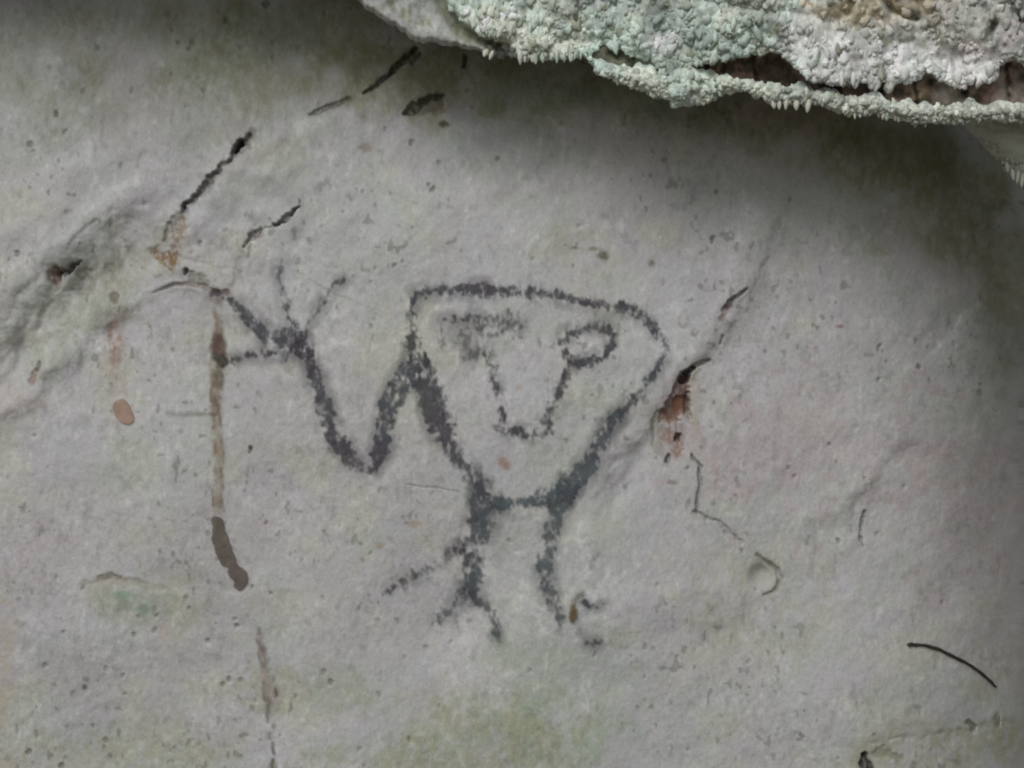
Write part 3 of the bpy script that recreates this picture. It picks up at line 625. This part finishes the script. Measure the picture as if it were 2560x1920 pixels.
def depth_up(X, Y):
    y = -.112 - .022 * sst(900, 2300, X) - .05 * np.clip((150 - Y) / 400, 0, 1) + (fbm(X, Y, 260, octv=3, seed=121) - .5) * .05
    y = y - crust_mask(X, Y) * (.012 * fbm(X, Y * .8, 70, octv=3, seed=140) + .0035 * worley(X + 14 * fbm(X, Y, 30, seed=141), Y * .7 + 14 * fbm(X, Y, 30, seed=142), 27, 5) + .0015 * worley(X, Y * .6, 13, 9))
    gl, _ = smooth_line(X, Y, [(1080, -60), (1110, 20), (1150, 75), (1200, 98), (1260, 120)], 17); y = y + .018 * gl
    gl, _ = smooth_line(X, Y, [(1700, -20), (1900, 25), (2020, 38), (2100, 50)], 12); y = y + .006 * gl * (X > 1500)
    for ln in ([(2520, -40), (2540, 30), (2560, 70)], [(2485, 60), (2470, 100)], [(2190, -30), (2230, 25), (2290, 45)], [(2140, -30), (2120, 30)]):
        y = y + .016 * smooth_line(X, Y, ln, 9)[0]
    y = y + .003 * (fbm(X, Y, 14, 30, octv=3, seed=122) - .5) + .006 * (fbm(X, Y, 50, octv=3, seed=143) - .5)
    rib, _ = smooth_line(X, Y, [(880, -20), (960, 40), (1060, 85), (1200, 118)], 30); y = y - .012 * rib * (X < 1300)
    return y
xs_u = np.concatenate([np.linspace(-3500, 820, 40)[:-1], np.arange(820, 2680, 3.2), np.linspace(2690, 3600, 20)])
sheet('shelf_front', ledge, xs_u, lambda x: 0 * x - 330, B1, depth_up, crust_colour, M_CRUST, kk=150, jag=11)
# rock continuing up above the picture
xs_t = np.linspace(-3500, 3600, 70); yt = np.linspace(-330, -1500, 16)
XT, YT = np.meshgrid(xs_t, yt)
dt = -.235 + (fbm(XT, YT, 400, octv=3, seed=123) - .5) * .08; dt[0] = -.17; dt[-1] = .1
mesh_obj('shelf_top', W(XT, YT, dt), grid_faces(16, 70)[:, ::-1], M_CRUST, ledge, np.repeat(GREY[None].astype(np.float32), 16 * 70, 0))
# brown seam
def depth_seam(X, Y):
    y = -.103 + (fbm(X, Y, 44, octv=4, seed=124) - .5) * .028 - .007 * worley(X + 40 * fbm(X, Y, 40, seed=144), Y * 1.3, 44, 15)
    y = y - .016 * sst(1780, 1700, X)
    for px in (1813, 1886, 2290, 2520): y = y + .012 * np.exp(-((X - px + (fbm(X, Y, 20, octv=2, seed=9) - .5) * 20) / 5) ** 2)
    for cx, cy, r in ((2326, 203, 11), (2300, 182, 5), (2412, 232, 9), (2200, 225, 12)): y = y + .022 * np.exp(-(((X - cx) ** 2 + (Y - cy) ** 2) / r ** 2))
    return y
def seam_colour(X, Y):
    n = fbm(X, Y, 34, octv=4, seed=125); m = fbm(X, Y, 70, octv=3, seed=126)
    c = np.empty(X.shape + (3,)); c[:] = BROWN
    def mx(k, v):
        nonlocal c
        k = np.clip(k, 0, 1)[..., None]; c = c * (1 - k) + v * k
    mx(sst(.5, .62, n) * .7, np.array([.34, .28, .25])); mx(sst(.5, .36, n) * .8, np.array([.045, .035, .028]))
    mx(sst(.5, .65, m) * .5 * (X > 2180), np.array([.20, .17, .09])); mx((X < 1760) * .8, np.array([.38, .38, .32])); mx((X < 1590) * .8, OLIVE * .55)
    mx((X > 2330) * sst(.45, .6, m) * .5, np.array([.30, .27, .27]))
    mx(smooth_line(X, Y, [(2365, 232), (2375, 225)], 16)[0] * .8, np.array([.42, .38, .34]))
    return (c * (1 + (vnoise(X / 7, Y / 9, 127) - .5)[..., None] * .4)).astype(np.float32)
xs_s = np.concatenate([np.arange(1455, 2680, 4), np.linspace(2690, 3600, 12)])
sheet('brown_seam', ledge, xs_s, lambda x: B1(x) - 45, lambda x: T2(x) + 22, depth_seam, seam_colour, M_CRUST, kk=34, curl=.004, back_up=10, jag=2)
# lower lip
def depth_lip(X, Y):
    t = (B2(X) - Y) / np.maximum(B2(X) - T2(X), 5)
    y = -.126 - .012 * np.sin(np.clip(t, 0, 1) * math.pi) ** .6 + (fbm(X, Y, 120, octv=3, seed=128) - .5) * .03
    return y - .007 * worley(X + 10 * fbm(X, Y, 20, seed=146), Y * .8, 21, 33) - .002 * worley(X, Y * .8, 11, 41)
T2j = lambda x: T2(x) + (fbm(x, x * 0, 34, octv=4, seed=145) - .5) * 56
sheet('lower_lip', ledge, xs_s, T2j, B2, depth_lip, crust_colour, M_CRUST, kk=34, curl=.012, curlpx=12, back_up=30, jag=12)
# mass hanging down at the right edge
ys_c = np.concatenate([np.arange(262, 700, 4), np.linspace(710, 1700, 26)])
LC = interp([(262,2380),(305,2405),(340,2440),(390,2482),(430,2518),(470,2562),(600,2700),(900,2800),(1300,2860),(1700,3100)])
uu = np.linspace(0, 1, 60); Yc = np.repeat(ys_c[:, None], 60, 1); L0 = LC(ys_c) + (fbm(ys_c, ys_c * 0, 24, octv=3, seed=130) - .5) * 22
Xc = L0[:, None] + (uu ** 1.6)[None] * (3600 - L0[:, None])
dd = Xc - L0[:, None]
yc = -.066 + .05 * np.exp(-dd / 26) + (fbm(Xc, Yc, 90, octv=3, seed=131) - .5) * .03 - .004 * worley(Xc, Yc, 18, 51)
yc = yc - .05 * np.clip(dd / 300, 0, 1)
cc = (np.array([.47, .50, .43])[None, None] * (.8 + .4 * fbm(Xc, Yc, 22, octv=3, seed=132)[..., None])).astype(np.float32)
bk = W(L0 + 30, ys_c, np.full(ys_c.shape, .16))[:, None]
A = np.concatenate([bk, W(Xc, Yc, yc)], 1); CA = np.concatenate([cc[:, :1], cc], 1)
mesh_obj('hanging_corner', A, grid_faces(*A.shape[:2]), M_CRUST, ledge, CA, smooth=True)

# ---- popcorn grains of calcite on the ledge (nobody could count them)
bm = bmesh.new(); bmesh.ops.create_icosphere(bm, subdivisions=2, radius=1)
IV = np.array([v.co[:] for v in bm.verts]); IF = np.array([[v.index for v in f.verts] for f in bm.faces]); bm.free()
def grains(name, parent, n, pick, depth, rmin, rmax, colour, bright=(.78, 1.22), up=1.5):
    vs = []; fs = []; cs = []; k = 0
    X, Y = pick(n)
    y = depth(X, Y); cc = colour(X, Y)
    for i in range(len(X)):
        r = (rmin + (rmax - rmin) * rng.random() ** 2.2) * S * .9
        v = IV * (1 + (rng.random((len(IV), 1)) - .5) * .85)
        v = v * np.array([r * rng.uniform(.7, 1.5), r * .8, r * rng.uniform(.7, up)])
        t = rng.uniform(-.35, .35); c, s = math.cos(t), math.sin(t)
        v = np.stack([v[:, 0] * c - v[:, 2] * s, v[:, 1], v[:, 0] * s + v[:, 2] * c], 1)
        p = W(np.array(X[i]), np.array(Y[i]), np.array(y[i])) + np.array([0, r * rng.uniform(.15, .8), 0])
        vs.append(v + p); fs.append(IF + k); k += len(IV)
        cs.append(np.repeat(np.clip(cc[i:i + 1] * rng.uniform(*bright), 0, .85), len(IV), 0))
    o = mesh_obj(name, np.concatenate(vs), np.concatenate(fs), M_CRUST, parent, np.concatenate(cs)); o['kind'] = 'stuff'
    return o
def pick_up(n):
    X = rng.uniform(1090, 2640, n); Y = rng.uniform(-60, 1, n) ; b = B1(X); Y = b - 3 - rng.random(n) ** 1.1 * (b + 60)
    cm = crust_mask(X, Y); dens = .35 + .65 * sst(.42, .58, fbm(X, Y, 70, octv=3, seed=133))
    m = rng.random(n) < cm * dens; return X[m], Y[m]
grains('calcite_grains', ledge, 3600, pick_up, depth_up, 2.2, 12, crust_colour, bright=(.94, 1.12), up=2.4)
def pick_edge(n):
    X = rng.uniform(1220, 2640, n); Y = B1(X) - 7 - rng.random(n) * 20; m = ~((X > 1490) & (X < 1560)); return X[m], Y[m]
grains('calcite_grains', ledge, 900, pick_edge, depth_up, 2.5, 11, crust_colour, up=1.7)
def pick_lip(n):
    X = rng.uniform(1475, 2640, n); a = T2(X); b = B2(X); return X, b - 4 - (b - a - 12) * rng.random(n)
grains('calcite_grains', ledge, 1500, pick_lip, depth_lip, 2.2, 10, crust_colour, up=1.7)

def corner_depth(X, Y):
    L = LC(Y); d = X - L
    return -.066 + .05 * np.exp(-d / 26) + (fbm(X, Y, 90, octv=3, seed=131) - .5) * .03 - .05 * np.clip(d / 300, 0, 1)
def pick_corner(n):
    Y = rng.uniform(268, 620, n); X = LC(Y) + rng.random(n) ** 1.3 * 240 + 4; return X, Y
def corner_colour(X, Y):
    return (np.array([.47, .50, .43]) * (.7 + .6 * fbm(X, Y, 26, octv=3, seed=132)[..., None])).astype(np.float32)
grains('calcite_grains', ledge, 900, pick_corner, corner_depth, 3, 7, corner_colour, up=2.4)
# ---- drop shaped nubs along the edges, one object each, four shared shapes
def nub_mesh(i):
    vs = []; fs = []; seg = 8; prof = [(0, .02), (.12, .55), (.35, .95), (.6, .85), (.8, .6), (.94, .3), (1, .02)]
    for (t, r) in prof:
        for k in range(seg):
            a = 2 * math.pi * k / seg; rr = r * (1 + random.uniform(-.14, .14))
            vs.append((math.cos(a) * rr + .25 * t * t * (i - 1.5) * .5, math.sin(a) * rr, (.5 - t) * 2))
    for j in range(len(prof) - 1):
        for k in range(seg): fs.append((j * seg + k, (j + 1) * seg + k, (j + 1) * seg + (k + 1) % seg, j * seg + (k + 1) % seg))
    return vs, fs
def nub_mat(name, c): return material(name, attr=False, base=c, bump=.5, bscale=500, grain=.14, gscale=400)
M_NUB = {'w': nub_mat('pale_calcite', (.70, .71, .69)), 'c': nub_mat('cream_calcite', (.56, .57, .49)), 't': nub_mat('green_calcite', (.44, .53, .46)), 'g': nub_mat('dull_calcite', (.33, .35, .30))}
NUB = {}
for mk in M_NUB:
    for i in range(4):
        vs, fs = nub_mesh(i); o = mesh_obj('calcite_nub', vs, fs, M_NUB[mk], link=False); NUB[mk, i] = o.data; bpy.data.objects.remove(o)
def nub(px, py, w, h, y, mk, tilt=0.):
    o = bpy.data.objects.new('calcite_nub', NUB[mk, random.randrange(4)]); col.objects.link(o)
    p = W(np.array(float(px)), np.array(float(py)), np.array(float(y)))
    o.parent = ledge; o.matrix_parent_inverse = ledge.matrix_world.inverted()
    o.location = p; o.scale = (w * S / 2, w * S / 2, h * S / 2); o.rotation_euler = (0, tilt, random.uniform(0, 6.28))
    return o
for x, y, w, h, m in ((1934,266,15,26,'c'),(1948,270,11,22,'c'),(1965,268,12,26,'c'),(1991,268,16,30,'c'),(2020,272,15,32,'c'),(2004,255,12,26,'c'),(2016,238,13,26,'c'),
    (2104,204,13,36,'w'),(2133,204,14,34,'w'),(2262,190,24,36,'w'),
    (2394,200,24,36,'w'),(2474,180,24,38,'w')):
    nub(x, y - 7, w, h, (float(depth_up(np.array([x * 1.]), np.array([y - 12.]))[0]) - .004) if y < 215 else -.144, m, random.uniform(-.15, .15))
nub(1300, 143, 13, 36, -.138, 'w', .28); nub(1214, 132, 15, 26, -.136, 'c', .7); nub(1228, 138, 12, 24, -.136, 'c', .4)
for k in range(15):
    x = random.uniform(1310, 1490); nub(x, B1(x) - 3 + random.uniform(-4, 6), random.uniform(8, 12), random.uniform(18, 28), -.136, random.choice('tcct'), random.uniform(-.2, .2))
for k in range(30):
    x = random.uniform(2045, 2600); nub(x, B2(x) - 9 + random.uniform(-5, 5), random.uniform(8, 14), random.uniform(16, 32), -.136, random.choice('tcct'), random.uniform(-.15, .15))
for k in range(10):
    x = random.uniform(1590, 1800); nub(x, B2(x) - 8 + random.uniform(-5, 4), random.uniform(10, 14), random.uniform(16, 24), -.136, 't', random.uniform(-.2, .2))
for k in range(0):
    x = 1830 + k * 22 + random.uniform(-6, 6); nub(x, T2(x) + 8 + random.uniform(-5, 5), random.uniform(12, 16), random.uniform(24, 34), -.148, random.choice('ctw'), random.uniform(-.2, .2))
for x, y, w, h in ((2518,418,11,26),(2532,436,11,30),(2545,442,11,34),(2556,452,12,36),(2568,462,12,34),(2585,480,12,36)):
    nub(x, y, w, h, -.085, 'g', .12)
